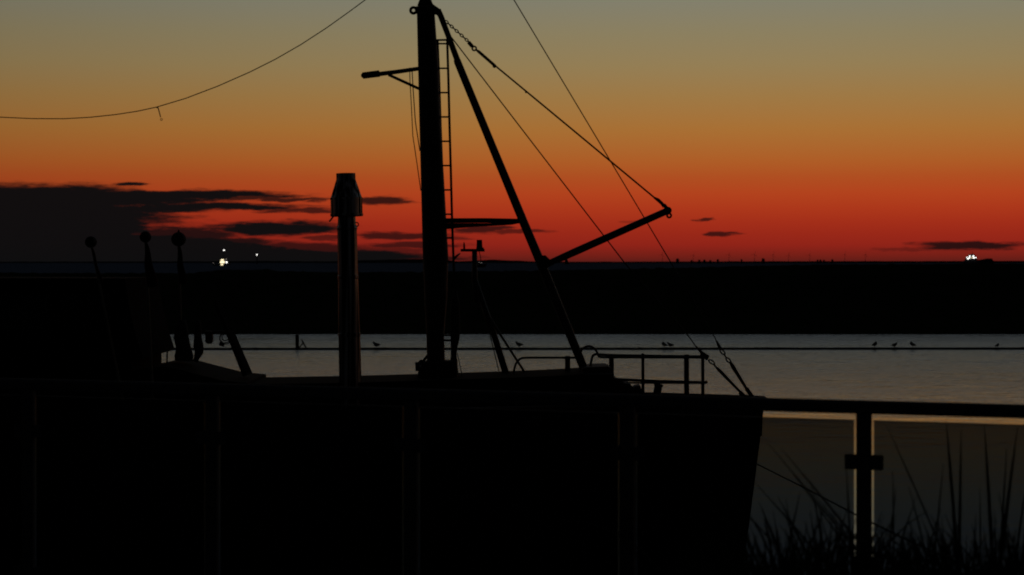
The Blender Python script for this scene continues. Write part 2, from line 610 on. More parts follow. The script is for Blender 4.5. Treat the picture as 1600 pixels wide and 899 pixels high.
def hull():
    prof_t = [(0, .80), (.1, .93), (.4, 1.0), (.6, .96), (.72, .84), (.8, .70), (.87, .52), (.93, .32), (.97, .15), (1.0, .012)]
    zs = [-.9, -.3, .3, .9, 1.5, 2.1, 2.6, 3.0]
    XS = -11.5
    ts = [i / 40 for i in range(41)]
    b = MB()
    grid = []
    for side in (1, -1):
        for t in ts:
            row = []
            for z in zs:
                xb = 3.16 - (3.05 - z) * .13
                x = XS + (xb - XS) * t
                k = z / 3.0
                fl = (.82 + .18 * k) * (1 - t) + (.50 + .50 * max(k, -.3)) * t if t < 1 else 1
                if z < 0: fl *= .55 if z < -.5 else .85
                w = 2.02 * interp(prof_t, t) * fl
                sheer = .05 * t * t if z == zs[-1] else 0
                row.append(Vector((x, BD - side * w, z + sheer)))
            grid.append(row)
    for row in grid: b.v += row
    nz, nt = len(zs), len(ts)
    for s in range(2):
        for i in range(nt - 1):
            for j in range(nz - 1):
                q = (s * nt + i) * nz + j
                f = (q, q + nz, q + nz + 1, q + 1)
                b.f.append(f if s == 0 else f[::-1])
    for j in range(nz - 1):       # transom and stem
        q0, q1 = j, nt * nz + j
        b.f.append((q0, q0 + 1, q1 + 1, q1))
        q0, q1 = (nt - 1) * nz + j, (2 * nt - 1) * nz + j
        b.f.append((q0, q1, q1 + 1, q0 + 1))
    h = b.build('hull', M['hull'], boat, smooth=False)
    so = h.modifiers.new('thickness', 'SOLIDIFY'); so.thickness = .05; so.offset = -1
    d = MB()
    L0 = [grid[i][5] for i in range(nt)]
    R0 = [grid[nt + i][5] for i in range(nt)]
    d.v = [Vector((p.x, BD + (p.y - BD) * .985, 2.28)) for p in L0 + R0]
    d.f = [(i, i + 1, nt + i + 1, nt + i) for i in range(nt - 1)]
    d.build('deck', M['deck'], boat)
    for s in range(2):
        c = MB()
        c.tube([grid[s * nt + i][-1] + Vector((0, 0, .02)) for i in range(nt)], .055, 8)
        c.build('cap_rail', M['rust'], boat, smooth=True)
        c = MB()
        c.tube([grid[s * nt + i][5].lerp(grid[s * nt + i][6], .5) for i in range(nt - 1)], .07, 6)
        c.build('rubbing_strake', M['black'], boat, smooth=True)
hull()

def prof_part(name, pts, m, dfar=.6, depth=1.2, parent=boat):
    b = MB()
    b.prism([P(x, y, BD + dfar) for x, y in pts], (0, -depth, 0))
    return b.build(name, m, parent)

# trunk cabin (low house forward of the wheelhouse)
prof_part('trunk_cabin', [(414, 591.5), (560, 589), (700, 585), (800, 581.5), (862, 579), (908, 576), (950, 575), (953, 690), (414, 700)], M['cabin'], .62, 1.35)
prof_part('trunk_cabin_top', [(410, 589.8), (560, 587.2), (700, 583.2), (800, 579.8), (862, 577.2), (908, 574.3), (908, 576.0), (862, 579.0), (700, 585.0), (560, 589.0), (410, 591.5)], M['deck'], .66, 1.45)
for px in (470, 590, 760, 850):
    w = MB()
    c = P(px, 640, BD - .735)
    a, bb = Vector((1, 0, 0)), Vector((0, 0, 1))
    w.torus(c, .13, .02, a, bb, 18, 6)
    pr = w.build('porthole', M['rust'], boat, True)
    g = MB(); g.tube([c + Vector((0, -.005, 0)), c + Vector((0, .012, 0))], .12, 18)
    g.build('pane', M['window'], pr)
# windlass and gear right forward
def windlass():
    b = MB()
    b.prism([P(x, y, BD + .45) for x, y in ((906, 571.5), (912, 569), (944, 567.6), (950, 570), (953, 576), (953, 585), (960, 587), (964, 592), (979, 594), (985, 602), (988, 608), (988, 690), (906, 690))], (0, -.8, 0))
    w = b.build('windlass', M['rust'], boat)
    g = MB()
    g.tube([P(962, 606, BD - .5), P(962, 606, BD + .6)], [r_(15)] * 2, 16)
    g.build('drum', M['rust'], w, True)
    c = MB()
    c.prism([P(x, y, BD + .2) for x, y in ((983, 608), (990, 601.5), (998, 600), (1003, 618), (1003, 660), (983, 660))], (0, -.3, 0))
    c.build('chain_stopper', M['rust'], w)
    f = MB(); f.tube([P(1000, 615.5, BD), P(1030, 617.5, BD), P(1040, 640, BD)], r_(3), 8)
    f.build('chain_pipe', M['rust'], w)
    s = MB()
    s.tube([P(1022, 640, BD), P(1029, 602, BD)], r_(6.3), 12)
    s.tube([P(1028.6, 603.5, BD), P(1029.4, 600, BD)], r_(7.4), 12)
    s.build('bollard', M['rust'], boat, True)
windlass()

# wheelhouse aft and the casing in front of it
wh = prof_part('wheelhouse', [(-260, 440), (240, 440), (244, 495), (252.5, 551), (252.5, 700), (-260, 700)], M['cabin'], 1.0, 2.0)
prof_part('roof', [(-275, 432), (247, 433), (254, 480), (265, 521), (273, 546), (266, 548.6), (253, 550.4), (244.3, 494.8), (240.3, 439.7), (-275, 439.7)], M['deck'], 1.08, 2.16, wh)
for k in range(4):
    x0 = -190 + 95 * k
    w = MB(); w.prism([P(x0, 460, BD - 1.003), P(x0 + 78, 460, BD - 1.003), P(x0 + 78, 515, BD - 1.003), P(x0, 515, BD - 1.003)], (0, -.02, 0))
    w.build('window', M['window'], wh)
b = MB(); b.tube([P(261.2, 549, BD), P(260.8, 570, BD)], r_(1.3), 8); b.build('awning_post', M['steel'], wh)
prof_part('engine_casing', [(-100, 566), (200, 568), (250, 568.3), (272, 563.4), (292, 561.5), (311, 563.8), (345, 572.8), (378, 581), (395, 583), (415.5, 584.8), (416.5, 591), (416.5, 700), (-100, 700)], M['cabin'], .9, 1.8)
b = MB(); b.tube([P(338, 470, BD), P(362, 526, BD), P(387, 586, BD)], [r_(6.5), r_(7), r_(8)], 4, oval=(1, 1)); b.build('gallows_leg', M['steel'], boat)
b = MB(); b.tube([P(322, 520, BD), P(348, 518.5, BD), P(362, 524, BD)], r_(2.2), 8); b.build('gallows_bar', M['steel'], boat, True)
b = MB()
b.box(P(327, 526, BD), (r_(11), .12, r_(17)), bev=.015)
b.tube([P(323, 533, BD), P(326, 535, BD), P(331, 534, BD)], r_(3), 8)
b.build('tackle_block', M['rust'], boat)
b = MB()
ax, az_ = Vector((1, 0, 0)), Vector((0, 0, 1))
for k, (cx, cy, R) in enumerate(((351.5, 528, 8.2), (352.2, 529.5, 8.6), (352, 527.5, 5.2))):
    b.torus(P(cx, cy, BD - .03 * k), r_(R), r_(.75), ax, az_, 24, 6)
b.ball(P(346.5, 538, BD), r_(4), 8, (1.2, .8, .8))
b.tube([P(344, 534, BD), P(347, 540, BD), P(350, 540.5, BD)], r_(1.8), 6)
b.build('rope_coil', M['rope'], boat, True)

# flue
def flue():
    FD = 23.3
    k = F / FD
    def cx(y): return 540.3 + (y - 271) * 7 / 324
    def seg(tab, name, parent, m=M['stainless'], n=40):
        b = MB()
        rnd = random.Random(len(tab) * 7 + 3)
        dl = [1 + rnd.uniform(-.02, .02) for _ in range(n)]        # slightly uneven rolled sheet
        for (y0, r0), (y1, r1) in zip(tab, tab[1:]):                 # each band keeps crisp edges
            q0 = len(b.v)
            b.tube([P(cx(y0), y0, FD), P(cx(y1), y1, FD)], [r0 / k, r1 / k], n, cap=(y0 == tab[0][0]))
            for i, yy in enumerate((y0, y1)):
                c = P(cx(yy), yy, FD)
                for q in range(n):
                    b.v[q0 + i * n + q] = c + (b.v[q0 + i * n + q] - c) * dl[q]
        o = b.build(name, m, parent, True)
        sm = o.modifiers.new('edges', 'EDGE_SPLIT'); sm.split_angle = math.radians(40)
        return o
    pipe = seg([(352, 15), (356, 16.2), (357.5, 16.2), (360, 15.4), (430, 16), (431, 16.8), (435, 16.8), (436, 16.1), (520, 17), (521, 17.9), (525, 17.9), (526, 17.1), (660, 18.2)], 'flue_pipe', boat)
    cap = seg([(276, 14.8), (281, 15.2), (309, 24.4), (309.2, 25.6), (312, 25.6), (312.2, 24.9), (334, 24.9), (334.2, 25.8), (337, 25.8), (338.5, 24.8), (338.6, 15)], 'flue_cap', pipe)
    seg([(271, 14.5), (272, 14.8), (279, 14.8)], 'flue_rim', pipe)
    seg([(338, 13.6), (352, 14.4)], 'flue_neck', pipe)
    b = MB()
    b.tube([P(523, 336, FD - .1), P(514.5, 346.5, FD - .1)], 1.3 / k, 8)
    b.build('drain_spout', M['stainless'], pipe, True)
    b = MB()
    b.torus(P(557, 351, FD), 3.2 / k, .9 / k, ax, az_, 12, 6)
    b.build('clamp_screw', M['stainless'], pipe, True)
    for t in (-.5, .2):      # thin ridges added down the pipe to catch the glow as bright lines
        b = MB()
        pts = []
        for y in (358, 450, 560, 655):
            rr = (15.5 + (y - 360) / 300 * 2.6) / k
            c = P(cx(y), y, FD)
            pts.append(c + Vector((math.sin(t) * rr, -math.cos(t) * rr, 0)))
        b.tube(pts, .6 / k, 6)
        b.build('glint_seam', M['stainless'], pipe, True)
flue()

# mast
mast = MB().tube([B(664.5, 8), B(665, 14), B(665.3, 22), B(669, 100), B(671.5, 180), B(676.5, 300), B(680.5, 400), B(681, 470), B(680, 525), B(682.5, 600), B(684, 700)],
                 [r_(11), r_(13.4), r_(14), r_(16), r_(16.6), r_(18.5), r_(20), r_(17.5), r_(13.8), r_(14.6), r_(15)], 20).build('mast', M['steel'], boat, True)
MB().tube([B(664.5, 9), B(664.5, 0), B(664, -14), B(663, -250)], [r_(12.6), r_(9.4), r_(7), r_(4.5)], 16).build('topmast', M['steel'], mast, True)
b = MB()
b.torus(B(646, 16.5), r_(4.6), r_(2.3), ax, az_, 16, 8)
b.box(B(653, 16), (r_(6), .06, r_(11)))
b.build('lug', M['steel'], mast, True)
prof_part('head_gusset', [(672, 2), (678, 9), (688, 16), (692, 22), (687, 25), (679, 23), (670, 24)], M['steel'], .05, .1, mast)
# lamp arm
arm = MB().tube([B(654, 107.5), B(620, 112.5), B(592, 116)], [r_(3.2), r_(3.4), r_(3.6)], 8).build('lamp_arm', M['steel'], mast, True)
b = MB()
a1 = (B(594, 115) - B(566, 118.5)).normalized(); a3 = Vector((-a1.z, 0, a1.x)); 
b.box(B(580, 116.8), (r_(26), .11, r_(9.5)), (a1, Vector((0, 1, 0)), a3), bev=.02)
b.box(B(567.5, 118.6), (r_(6), .10, r_(8)), (a1, Vector((0, 1, 0)), a3), bev=.02)
b.build('lamp_head', M['black'], arm)
MB().tube([B(607, 117), B(655, 139)], r_(2.3), 8).build('arm_brace', M['steel'], arm, True)
b = MB()
b.tube([B(640.2, 106, 23.9), B(640.5, 125, 23.9), B(643, 170, 23.9), B(645, 212, 23.9), B(651, 252, 23.9), B(657.5, 298, 23.8)], r_(.7), 6)
b.tube([B(643.6, 106, 23.9), B(645.5, 140, 23.9), B(649, 190, 23.9), B(656, 236, 23.8)], r_(.8), 6)
b.build('lamp_cable', M['wire'], arm, True)
# ladder on the right of the mast
lad = MB().tube([B(698.7, 62, 23.95), B(700.5, 120, 23.95), B(702.5, 200, 23.95), B(704.5, 270, 23.95), B(706.5, 350, 23.95), B(709.5, 430, 23.95)], r_(1.9), 8).build('ladder', M['steel'], mast, True)
MB().tube([B(683.6, 62, 24.05), B(686, 120, 24.05), B(688.5, 200, 24.05), B(691.5, 280, 24.05), B(696, 430, 24.05)], r_(1.9), 8).build('ladder_rail', M['steel'], lad, True)
def lx(y): return 683.6 + (y - 62) * .034, 698.7 + (y - 62) * .0285
for y in (68.5, 107, 145, 183, 221, 259, 297, 335, 372, 409):
    x0, x1 = lx(y)
    MB().tube([B(x0, y, 24.05), B(x1, y, 23.95)], r_(1.35), 8).build('rung', M['steel'], lad, True)
MB().tube([B(680, 63, 24.03), B(701, 62.5, 23.97)], r_(1.6), 8).build('ladder_bracket', M['steel'], lad, True)
# diagonal strut forward from the masthead
strut = MB().tube([B(684, 16), B(689, 26), B(700, 55), B(714.5, 94)], [r_(5), r_(4.6), r_(4.4), r_(4.8)], 12).build('strut', M['steel'], boat, True)
MB().tube([B(713.8, 93), B(715, 97), B(770, 231), B(820, 352), B(852, 428), B(881, 499), B(914, 580), B(930, 620)], [r_(5.2), r_(5.8), r_(6.3), r_(6.9), r_(7.3), r_(7), r_(6.6), r_(6.6)], 14).build('strut_leg', M['steel'], strut, True)
b = MB()
b.tube([B(695, 345), B(760, 344.8), B(820, 346)], r_(4.0), 10)
b.build('cross_bar', M['steel'], boat, True)
prof_part('cross_bar_web', [(697, 349), (812, 349), (800, 351.5), (776, 353), (740, 355), (720, 356.5), (697, 358.5)], M['steel'], .03, .06)
# boom
b = MB()
b.tube([B(856, 411), B(872, 405.5), B(900, 393), B(1043, 329.5)], [r_(3.5), r_(5.4), r_(5.9), r_(5.4)], 12)
boom = b.build('boom', M['steel'], boat, True)
prof_part('boom_foot', [(843, 400), (852, 399), (862, 409), (866, 413), (852, 420), (845, 420)], M['steel'], .06, .12, boom)
prof_part('boom_bracket', [(880, 399), (888, 398), (886.5, 406), (889, 413), (881, 413), (883, 406)], M['steel'], .03, .06, boom)
b = MB()
b.ball(B(1044, 329), r_(5.8), 12)
b.torus(B(1045.5, 337), r_(3.2), r_(1.6), ax, az_, 14, 6)
b.tube([B(1043, 327), B(1037, 320)], r_(3), 8)
b.build('boom_end_fitting', M['rust'], boom, True)

def chain(pts_a, pts_b, links, name, parent, rr=2.4):
    b = MB()
    d = (pts_b - pts_a)
    dn = d.normalized()
    s1 = Vector((0, 1, 0)); s2 = dn.cross(s1).normalized()
    for i in range(links):
        c = pts_a.lerp(pts_b, (i + .5) / links)
        b.torus(c, r_(rr) * .62, r_(rr) * .32, dn, s2 if i % 2 == 0 else s1, 10, 5, stretch=d.length / links / (r_(rr) * .62) * .62)
    return b.build(name, M['rust'], parent, True)

stay = MB().tube([B(775, 104), B(850, 166), B(920, 224), B(1026, 312)], r_(1.35), 8).build('boom_stay', M['wire'], boat, True)
chain(B(696, 33), B(735, 68), 10, 'chain', stay, 3.0)
b = MB()
b.tube([B(732, 66), B(738, 73)], r_(3.0), 8)
b.torus(B(741, 76), r_(3.2), r_(1.4), ax, az_, 12, 6)
b.tube([B(744, 78), B(748, 81), B(771, 101), B(775, 104)], [r_(1.5), r_(2.4), r_(2.4), r_(1.6)], 8)
b.ball(B(772.5, 103.5), r_(3.2), 8)
b.build('turnbuckle', M['rust'], stay, True)
b = MB()
b.tube([B(1022, 309), B(1028, 312.5), B(1034, 318), B(1038, 323)], [r_(1.5), r_(2.8), r_(2.6), r_(3)], 8)
b.build('shackle', M['rust'], stay, True)
MB().ball(B(822, 144), r_(2.0), 8).build('wire_clip', M['rust'], stay, True)

# forestays to the stem head
fs = MB().tube([B(663.5, -232), B(803, 0), B(930, 212), B(1048, 410), B(1115, 524), B(1121, 536)], r_(.85), 8).build('forestay', M['wire'], boat, True)
b = MB()
b.tube([B(1119, 532), B(1123, 540), B(1126, 546)], [r_(1.2), r_(2.4), r_(2.6)], 8)
b.torus(B(1129, 550.5), r_(3.0), r_(1.3), (B(1133, 557) - B(1126, 546)).normalized(), Vector((0, 0, 1)).cross(Vector((0, 1, 0))), 12, 6, 1.6)
b.torus(B(1133, 556.5), r_(2.2), r_(1.2), (B(1133, 557) - B(1126, 546)).normalized(), Vector((0, 1, 0)), 12, 6, 1.6)
b.torus(B(1138, 563), r_(3.0), r_(1.4), (B(1133, 557) - B(1126, 546)).normalized(), Vector((1, 0, 0)), 12, 6, 1.5)
b.tube([B(1141, 566), B(1145, 573), B(1166, 607), B(1168, 610)], [r_(2.2), r_(3.3), r_(2.2), r_(2.2)], 8)
b.tube([B(1166, 607), B(1176, 621), B(1180, 628)], r_(3.3), 8)
b.build('turnbuckle', M['rust'], fs, True)
fs2 = MB().tube([B(697, 46), B(705, 58), B(800, 182), B(976, 411), B(1073, 522), B(1090, 545)], r_(.95), 8).build('forestay', M['wire'], boat, True)
b = MB()
b.tube([B(1088, 542), B(1096, 551), B(1106, 559)], [r_(1.4), r_(2.6), r_(4)], 8)
b.torus(B(1112, 566), r_(3.4), r_(1.4), (B(1116, 571) - B(1106, 559)).normalized(), Vector((1, 0, 0)), 12, 6, 1.4)
b.torus(B(1118, 573), r_(2.6), r_(1.5), (B(1116, 571) - B(1106, 559)).normalized(), Vector((0, 1, 0)), 12, 6, 1.4)
b.tube([B(1120, 575), B(1124, 579), B(1155, 611), B(1158, 614)], [r_(2.2), r_(2.8), r_(2.0), r_(2.4)], 8)
b.tube([B(1156, 613), B(1163, 620), B(1168, 632)], r_(3.6), 8)
b.build('turnbuckle', M['rust'], fs2, True)
prof_part('stem_head', [(1155, 618.5), (1163, 616), (1178, 619), (1190, 634), (1188, 680), (1150, 680)], M['rust'], .08, .16)

# long slack wire from the topmast aft, with a short loose tail
wr = MB()
wp = [(-420, 135), (-300, 160), (-150, 178), (-60, 181.5), (0, 183.3), (50, 185.6), (100, 185.8), (140, 183.6), (180, 179.4), (215, 174), (245, 167.5), (290, 154), (340, 135), (390, 113), (430, 93), (470, 70), (510, 44), (545, 19), (572, -1), (605, -28), (662, -80)]
wr.tube([B(x, y, 24.0) for x, y in wp], r_(.82), 6)
wire = wr.build('aft_wire', M['wire'], boat, True)
b = MB()
b.ball(B(246, 168.5), r_(1.4), 8, (1.3, 1, .8))
b.tube([B(247, 168.5), B(249.3, 177), B(251, 183.5)], r_(.8), 6)
b.torus(B(252.2, 187), r_(1.6), r_(.5), ax, az_, 12, 5)
b.build('loose_tail', M['wire'], wire, True)
b = MB(); b.tube([B(-420, 120), B(-420, 640)], [r_(5), r_(8)], 10); b.build('stern_post', M['steel'], boat, True)

# mast foot: plinth, winch, bracket, hanging rope bundle
prof_part('mast_plinth', [(655, 580), (660, 567), (668, 562.5), (715, 562), (716, 600), (655, 600)], M['rust'], .18, .36)
b = MB()
b.tube([B(652.3, 566, 23.9), B(653, 580, 23.9)], [r_(4), r_(3.6)], 14)
b.ball(B(658.5, 567), r_(5), 10)
b.tube([B(660, 567), B(664, 561), B(669, 555)], r_(2.2), 8)
b.build('winch', M['rust'], boat, True)
b = MB(); b.box(B(697, 532), (r_(16), .08, r_(3.2))); b.box(B(699, 524), (r_(13), .08, r_(3)))
b.build('mast_bracket', M['steel'], boat)
b = MB(); b.tube([B(711, 455), B(711.5, 480), B(711.5, 515), B(711, 530), B(709.3, 545), B(708.8, 556), B(709, 566), B(709.5, 585)], [r_(3), r_(7.4), r_(7.6), r_(7), r_(5), r_(4.6), r_(5.8), r_(7)], 12)
b.build('rope_bundle', M['rope'], boat, True)
b = MB(); b.tube([B(714.5, 552), B(718, 568), B(722, 588)], r_(.7), 6); b.build('hanging_line', M['rope'], boat, True)

# slender aerial post with its instruments and stays
AD = 24.3
ap = MB().tube([P(741.5, 393, AD), P(741.8, 440, AD), P(744, 472, AD)], [r_(4.2), r_(4.3), r_(3.2)], 12).build('aerial_post', M['steel'], boat, True)
b = MB(); b.box(P(738.5, 391.3, AD), (r_(38), .07, r_(4.4)), bev=.008); b.build('yard', M['steel'], ap)
b = MB(); b.tube([P(749.2, 390, AD), P(749.1, 379, AD), P(749, 375, AD)], [r_(5), r_(4.4), r_(4.3)], 14); b.tube([P(750, 391, AD), P(750, 387, AD)], r_(6), 14); b.build('navigation_lamp', M['black'], ap, True)
b = MB(); b.tube([P(725.4, 390, AD), P(725.2, 383, AD), P(725, 378.5, AD)], [r_(1.7), r_(1.5), r_(.7)], 8); b.build('aerial', M['black'], ap, True)
b = MB(); b.tube([P(748.5, 393, AD), P(750.5, 400, AD), P(751.5, 409, AD), P(745, 418, AD)], r_(.6), 6); b.build('lamp_cable', M['wire'], ap, True)
b = MB(); b.tube([P(709, 405, AD - .2), P(714, 400, AD - .2), P(718.5, 396.5, AD - .1)], [r_(2), r_(1.8), r_(1.2)], 8); b.build('ladder_clamp', M['steel'], ap, True)
b = MB(); b.tube([P(741.8, 437, AD), P(773, 527, AD), P(793, 592, AD)], [r_(4.2), r_(5), r_(5.6)], 8); b.build('brace', M['steel'], ap, True)
b = MB(); b.tube([P(740, 455, AD), P(783, 525, AD), P(820.5, 583, AD)], [r_(1.6), r_(1.9), r_(2)], 8); b.build('brace', M['steel'], ap, True)
b = MB(); b.tube([P(751, 470, AD), P(766, 525, AD), P(779.5, 580, AD)], r_(.8), 6); b.build('signal_halyard', M['rope'], ap, True)

# bow railing
def smooth_pts(pts, n=4):
    out = []
    for i in range(len(pts) - 1):
        p0 = pts[max(i - 1, 0)]; p1 = pts[i]; p2 = pts[i + 1]; p3 = pts[min(i + 2, len(pts) - 1)]
        for k in range(n):
            t = k / n
            out.append(tuple(.5 * ((2 * p1[j]) + (-p0[j] + p2[j]) * t + (2 * p0[j] - 5 * p1[j] + 4 * p2[j] - p3[j]) * t * t + (-p0[j] + 3 * p1[j] - 3 * p2[j] + p3[j]) * t ** 3) for j in range(2)))
    out.append(pts[-1])
    return out
RL = 24.0
br = MB().tube([P(x, y, RL) for x, y in smooth_pts([(922.5, 574), (923.6, 566), (926, 557), (930.5, 553.8), (940, 554.4), (970, 555.5), (1040, 556.6), (1100, 557.4)])], r_(2.0), 8).build('bow_railing', M['steel'], boat, True)
MB().tube([P(x, y, RL - .08) for x, y in smooth_pts([(907, 553), (909, 547), (914, 542.6), (921, 541.2), (928, 544), (932.5, 550), (935, 556), (939, 558.2), (960, 558.6), (1102, 558.9)])], r_(1.8), 8).build('handrail', M['steel'], br, True)
for x, w, y0, rd in ((955.3, 4.0, 557, 24.1), (1004.5, 2.5, 552.5, 23.8), (1072.6, 4.1, 554.2, 24.0), (1098, 2.7, 556, 24.1)):
    b = MB(); b.tube([P(x, y0, rd), P(x + .3, 660, rd)], w * rd / F, 12)
    b.build('stanchion', M['steel'], br, True)
MB().tube([P(963, 593, RL), P(1030, 596, RL), P(1101, 598, RL), P(1105.5, 597, RL)], r_(2.3), 8).build('lower_rail', M['steel'], br, True)
MB().tube([P(978, 598.4, RL - .1), P(1035, 598.8, RL - .1), P(1098, 599, RL - .1)], r_(1.4), 8).build('lower_rail', M['steel'], br, True)
MB().tube([P(1094, 556, RL), P(1100, 556.5, RL), P(1106, 561, RL)], r_(3.2), 8).build('rail_elbow', M['steel'], br, True)
hr = MB().tube([P(x, y, RL) for x, y in smooth_pts([(801, 592), (804, 575), (808, 565.5), (814, 560.5), (824, 559.2), (860, 559.2), (906, 559.2)])], r_(1.8), 8).build('deck_handrail', M['steel'], boat, True)
b = MB(); b.tube([P(886.8, 556.4, 24), P(887, 590, 24)], r_(4.2), 12); b.build('stanchion', M['steel'], hr, True)

# ------------------------------------------------------------------ marker buoys standing on the boat's after deck
def dan_buoy(top, bot, rball, flagw, flagy, spike, label, D=24.4):
    base = P(bot[0], bot[1], D)
    root = empty('marker_buoy', base)
    k = D / F
    def q(t): return P(top[0] + (bot[0] - top[0]) * t, top[1] + (bot[1] - top[1]) * t, D)
    MB().tube([P(*top, D), q(.3), q(.6), base], [1.8 * k, 2.1 * k, 2.3 * k, 2.4 * k], 8).build('pole', M['bamboo'], root, True)
    b = MB()
    c = P(top[0], top[1], D)
    b.ball(c, rball * k, 14, (1, 1, 1.06))
    for a in range(3):       # crossed reflector plates
        t = a * math.pi / 3 + .2
        b.torus(c, rball * k * 1.0, 1.0 * k, Vector((math.cos(t), math.sin(t), 0)), Vector((0, 0, 1)), 16, 5)
    b.build('top_ball', M['black'], root, True)
    if spike:
        MB().tube([P(top[0], top[1] - rball + 1, D), P(top[0] + .3, top[1] - rball - 4.5, D)], [2.4 * k, .8 * k], 8).build('tip', M['black'], root, True)
    # furled flag hanging down the pole
    b = MB()
    n = 14
    H = bot[1] - top[1]
    pts, rad = [], []
    for i in range(n + 1):
        s = i / n
        y = top[1] + rball - 1 + (flagy - top[1] - rball) * s
        t = (y - top[1]) / H
        x = top[0] + (bot[0] - top[0]) * t + flagw * .55 * s + .9 * math.sin(s * 9)
        pts.append(P(x, y, D - .05))
        rad.append((1.6 + flagw * .62 * s ** .8 * (1 if s < .93 else .55)) * k)
    b.tube(pts, rad, 9, oval=(1, .55))
    b.build('furled_flag', M['flag'], root, True)
    # foam float and weight low on the pole
    b = MB()
    f0 = .72
    b.tube([q(f0), q(f0 + .02), q(f0 + .10), q(f0 + .18), q(f0 + .2)], [3 * k, 8 * k, 11 * k, 8 * k, 3 * k], 12)
    b.build('float', M['float'], root, True)
    return tag(root, label, 'marker buoy', 'marker buoys with furled flags on the after deck')
dan_buoy((142, 378.5), (215.7, 742), 8.2, 6, 445, False, 'marker buoy leaning left on deck, farthest from the steel flue pipe', 22.75)
dan_buoy((227.2, 370.5), (244, 742), 8.0, 13, 450, False, 'small-topped marker buoy in the middle of the three, with a furled dark red flag', 22.75)
dan_buoy((279, 374), (283, 562), 10.4, 9, 445, True, 'upright marker buoy with the largest spiked ball top, nearest the steel flue pipe')
def bag(pts, label):
    D = 24.2
    k = D / F
    root = MB().tube([P(x, y, D) for x, y, r in pts], [r * k for x, y, r in pts], 12, oval=(1, .8)).build('net_bag', M['rope'], None, True)
    tag(root, label, 'net bag', 'net bags on the after deck')
bag([(285, 500, 5), (285, 515, 9), (285.5, 528, 9.5), (287, 545, 12), (287.5, 556, 15), (287, 564, 14)], 'tall dark bundled net standing under the spiked marker buoy')
bag([(309, 500, 4), (309, 515, 6), (309, 527, 6), (310, 540, 8), (311, 551, 7), (307, 560, 4.5), (305, 565, 4)], 'slim pointed net bundle on deck between the tall net and the rope coil')

# ------------------------------------------------------------------ glass railing in front
def railing():
    root = tag(empty('glass_railing', (rail_pt(800).x, rail_pt(800).y, QZ)), 'steel handrail with clamped dark tinted glass panels running across the foreground', 'railing')
    up = Vector((0, 0, 1))
    axr = (RD, RN, up)
    s0 = (rail_pt(1350) - rail_pt(45)).length / 4
    o = rail_pt(1350)
    ids = range(-8, 4)
    posts = [o + RD * s0 * i for i in ids]
    a, c = posts[0], posts[-1]
    b = MB()
    b.box((a + c) / 2 + up * (RZ - .035), ((c - a).length + .1, .06, .07), axr, bev=.016)
    b.build('handrail', M['rail'], root)
    for p in posts:
        b = MB()
        b.box(p + up * ((QZ + RZ - .07) / 2), (.078, .045, RZ - .07 - QZ), axr, bev=.006)
        pst = b.build('post', M['rail'], root)
        b = MB(); b.box(p + up * (QZ + .012), (.16, .12, .024), axr); b.build('base_plate', M['rail'], pst)
    pw = s0
    for p in posts[:-1]:
        b = MB()
        m = p + RD * (pw / 2)
        z0, z1 = QZ + .09, RZ - .07 - .036
        b.box(m + up * ((z0 + z1) / 2), (pw - .078 - .024, .010, z1 - z0), axr)
        pane = b.build('glass_panel', M['glass'], root)
        b = MB(); b.box(m + up * (z1 + .002), (pw - .078 - .024, .013, .004), axr); b.build('glare_cover', M['black'], pane)  # dark strip added to cover the sky's reflection in the pane's top edge
    for p in posts:
        for z in (RZ - .322, QZ + .14):
            for s in (-1, 1):
                b = MB()
                for f in (-1, 1):
                    b.box(p + RD * s * .0695 + RN * f * .014 + up * z, (.058, .014, .076), axr, bev=.004)
                b.build('clamp', M['rail'], root)
railing()

# ------------------------------------------------------------------ grass in front of the railing
def blade(b, base, tip, bend, w, droop=0.0):
    pts, rad = [], []
    n = 7
    side = Vector((bend, 0, 0))
    for i in range(n + 1):
        t = i / n
        p = base.lerp(tip, t) + side * (t * (1 - t)) * 2
        p.z += droop * (1 - (2 * t - 1) ** 2) * .5
        pts.append(p)
        rad.append(w * 1.35 * min(1, .35 + t * 2) * (1 - t) ** .42 + .001)
    b.tube(pts, rad, 4, cap=False, oval=(1, .45))

def ground_root(px, D):
    p = P(px, 900, D)
    p.z = QZ
    return p

def tuft(px, D, specs, label, extra=40, spread=120, ylo=890, yhi=790, lean=70):
    b = MB()
    for (bx, tx, ty, bend, w) in specs:          # base column, tip pixel
        d = D + random.uniform(-.12, .12)
        blade(b, ground_root(bx, d), P(tx, ty, d + random.uniform(-.15, .15)), bend, w)
    for i in range(extra):
        d = D + random.uniform(-.25, .25)
        bx = px + random.gauss(0, spread * .35)
        tx = bx + random.gauss(-.35 * lean, lean) + (bx - px) * .35
        ty = random.uniform(yhi, ylo) + abs(bx - px) * .25
        blade(b, ground_root(bx, d), P(tx, ty, d + random.uniform(-.2, .2)), random.gauss(.02, .05), random.uniform(.003, .0065), abs(tx - bx) * .0016)
    return tag(b.build('grass_tuft', M['grass'], None, True), label, 'grass tuft', 'grass tufts in front of the glass railing')
tuft(1275, 8.5, [(1560, 1218, 698, .05, .0135), (1540, 1196, 688, .05, .0105), (1480, 1176, 750, .07, .0135), (1500, 1240, 742, .07, .011), (1520, 1262, 760, .09, .011), (1340, 1322, 725, .01, .005), (1330, 1268, 760, .02, .006), (1300, 1186, 785, .06, .009), (1360, 1215, 775, .07, .008), (1200, 1250, 770, -.05, .007), (1190, 1290, 790, -.06, .006)],
     'low tangled grass tuft between the boat\'s bow and the nearest railing post', 150, 170, 895, 775, 95)
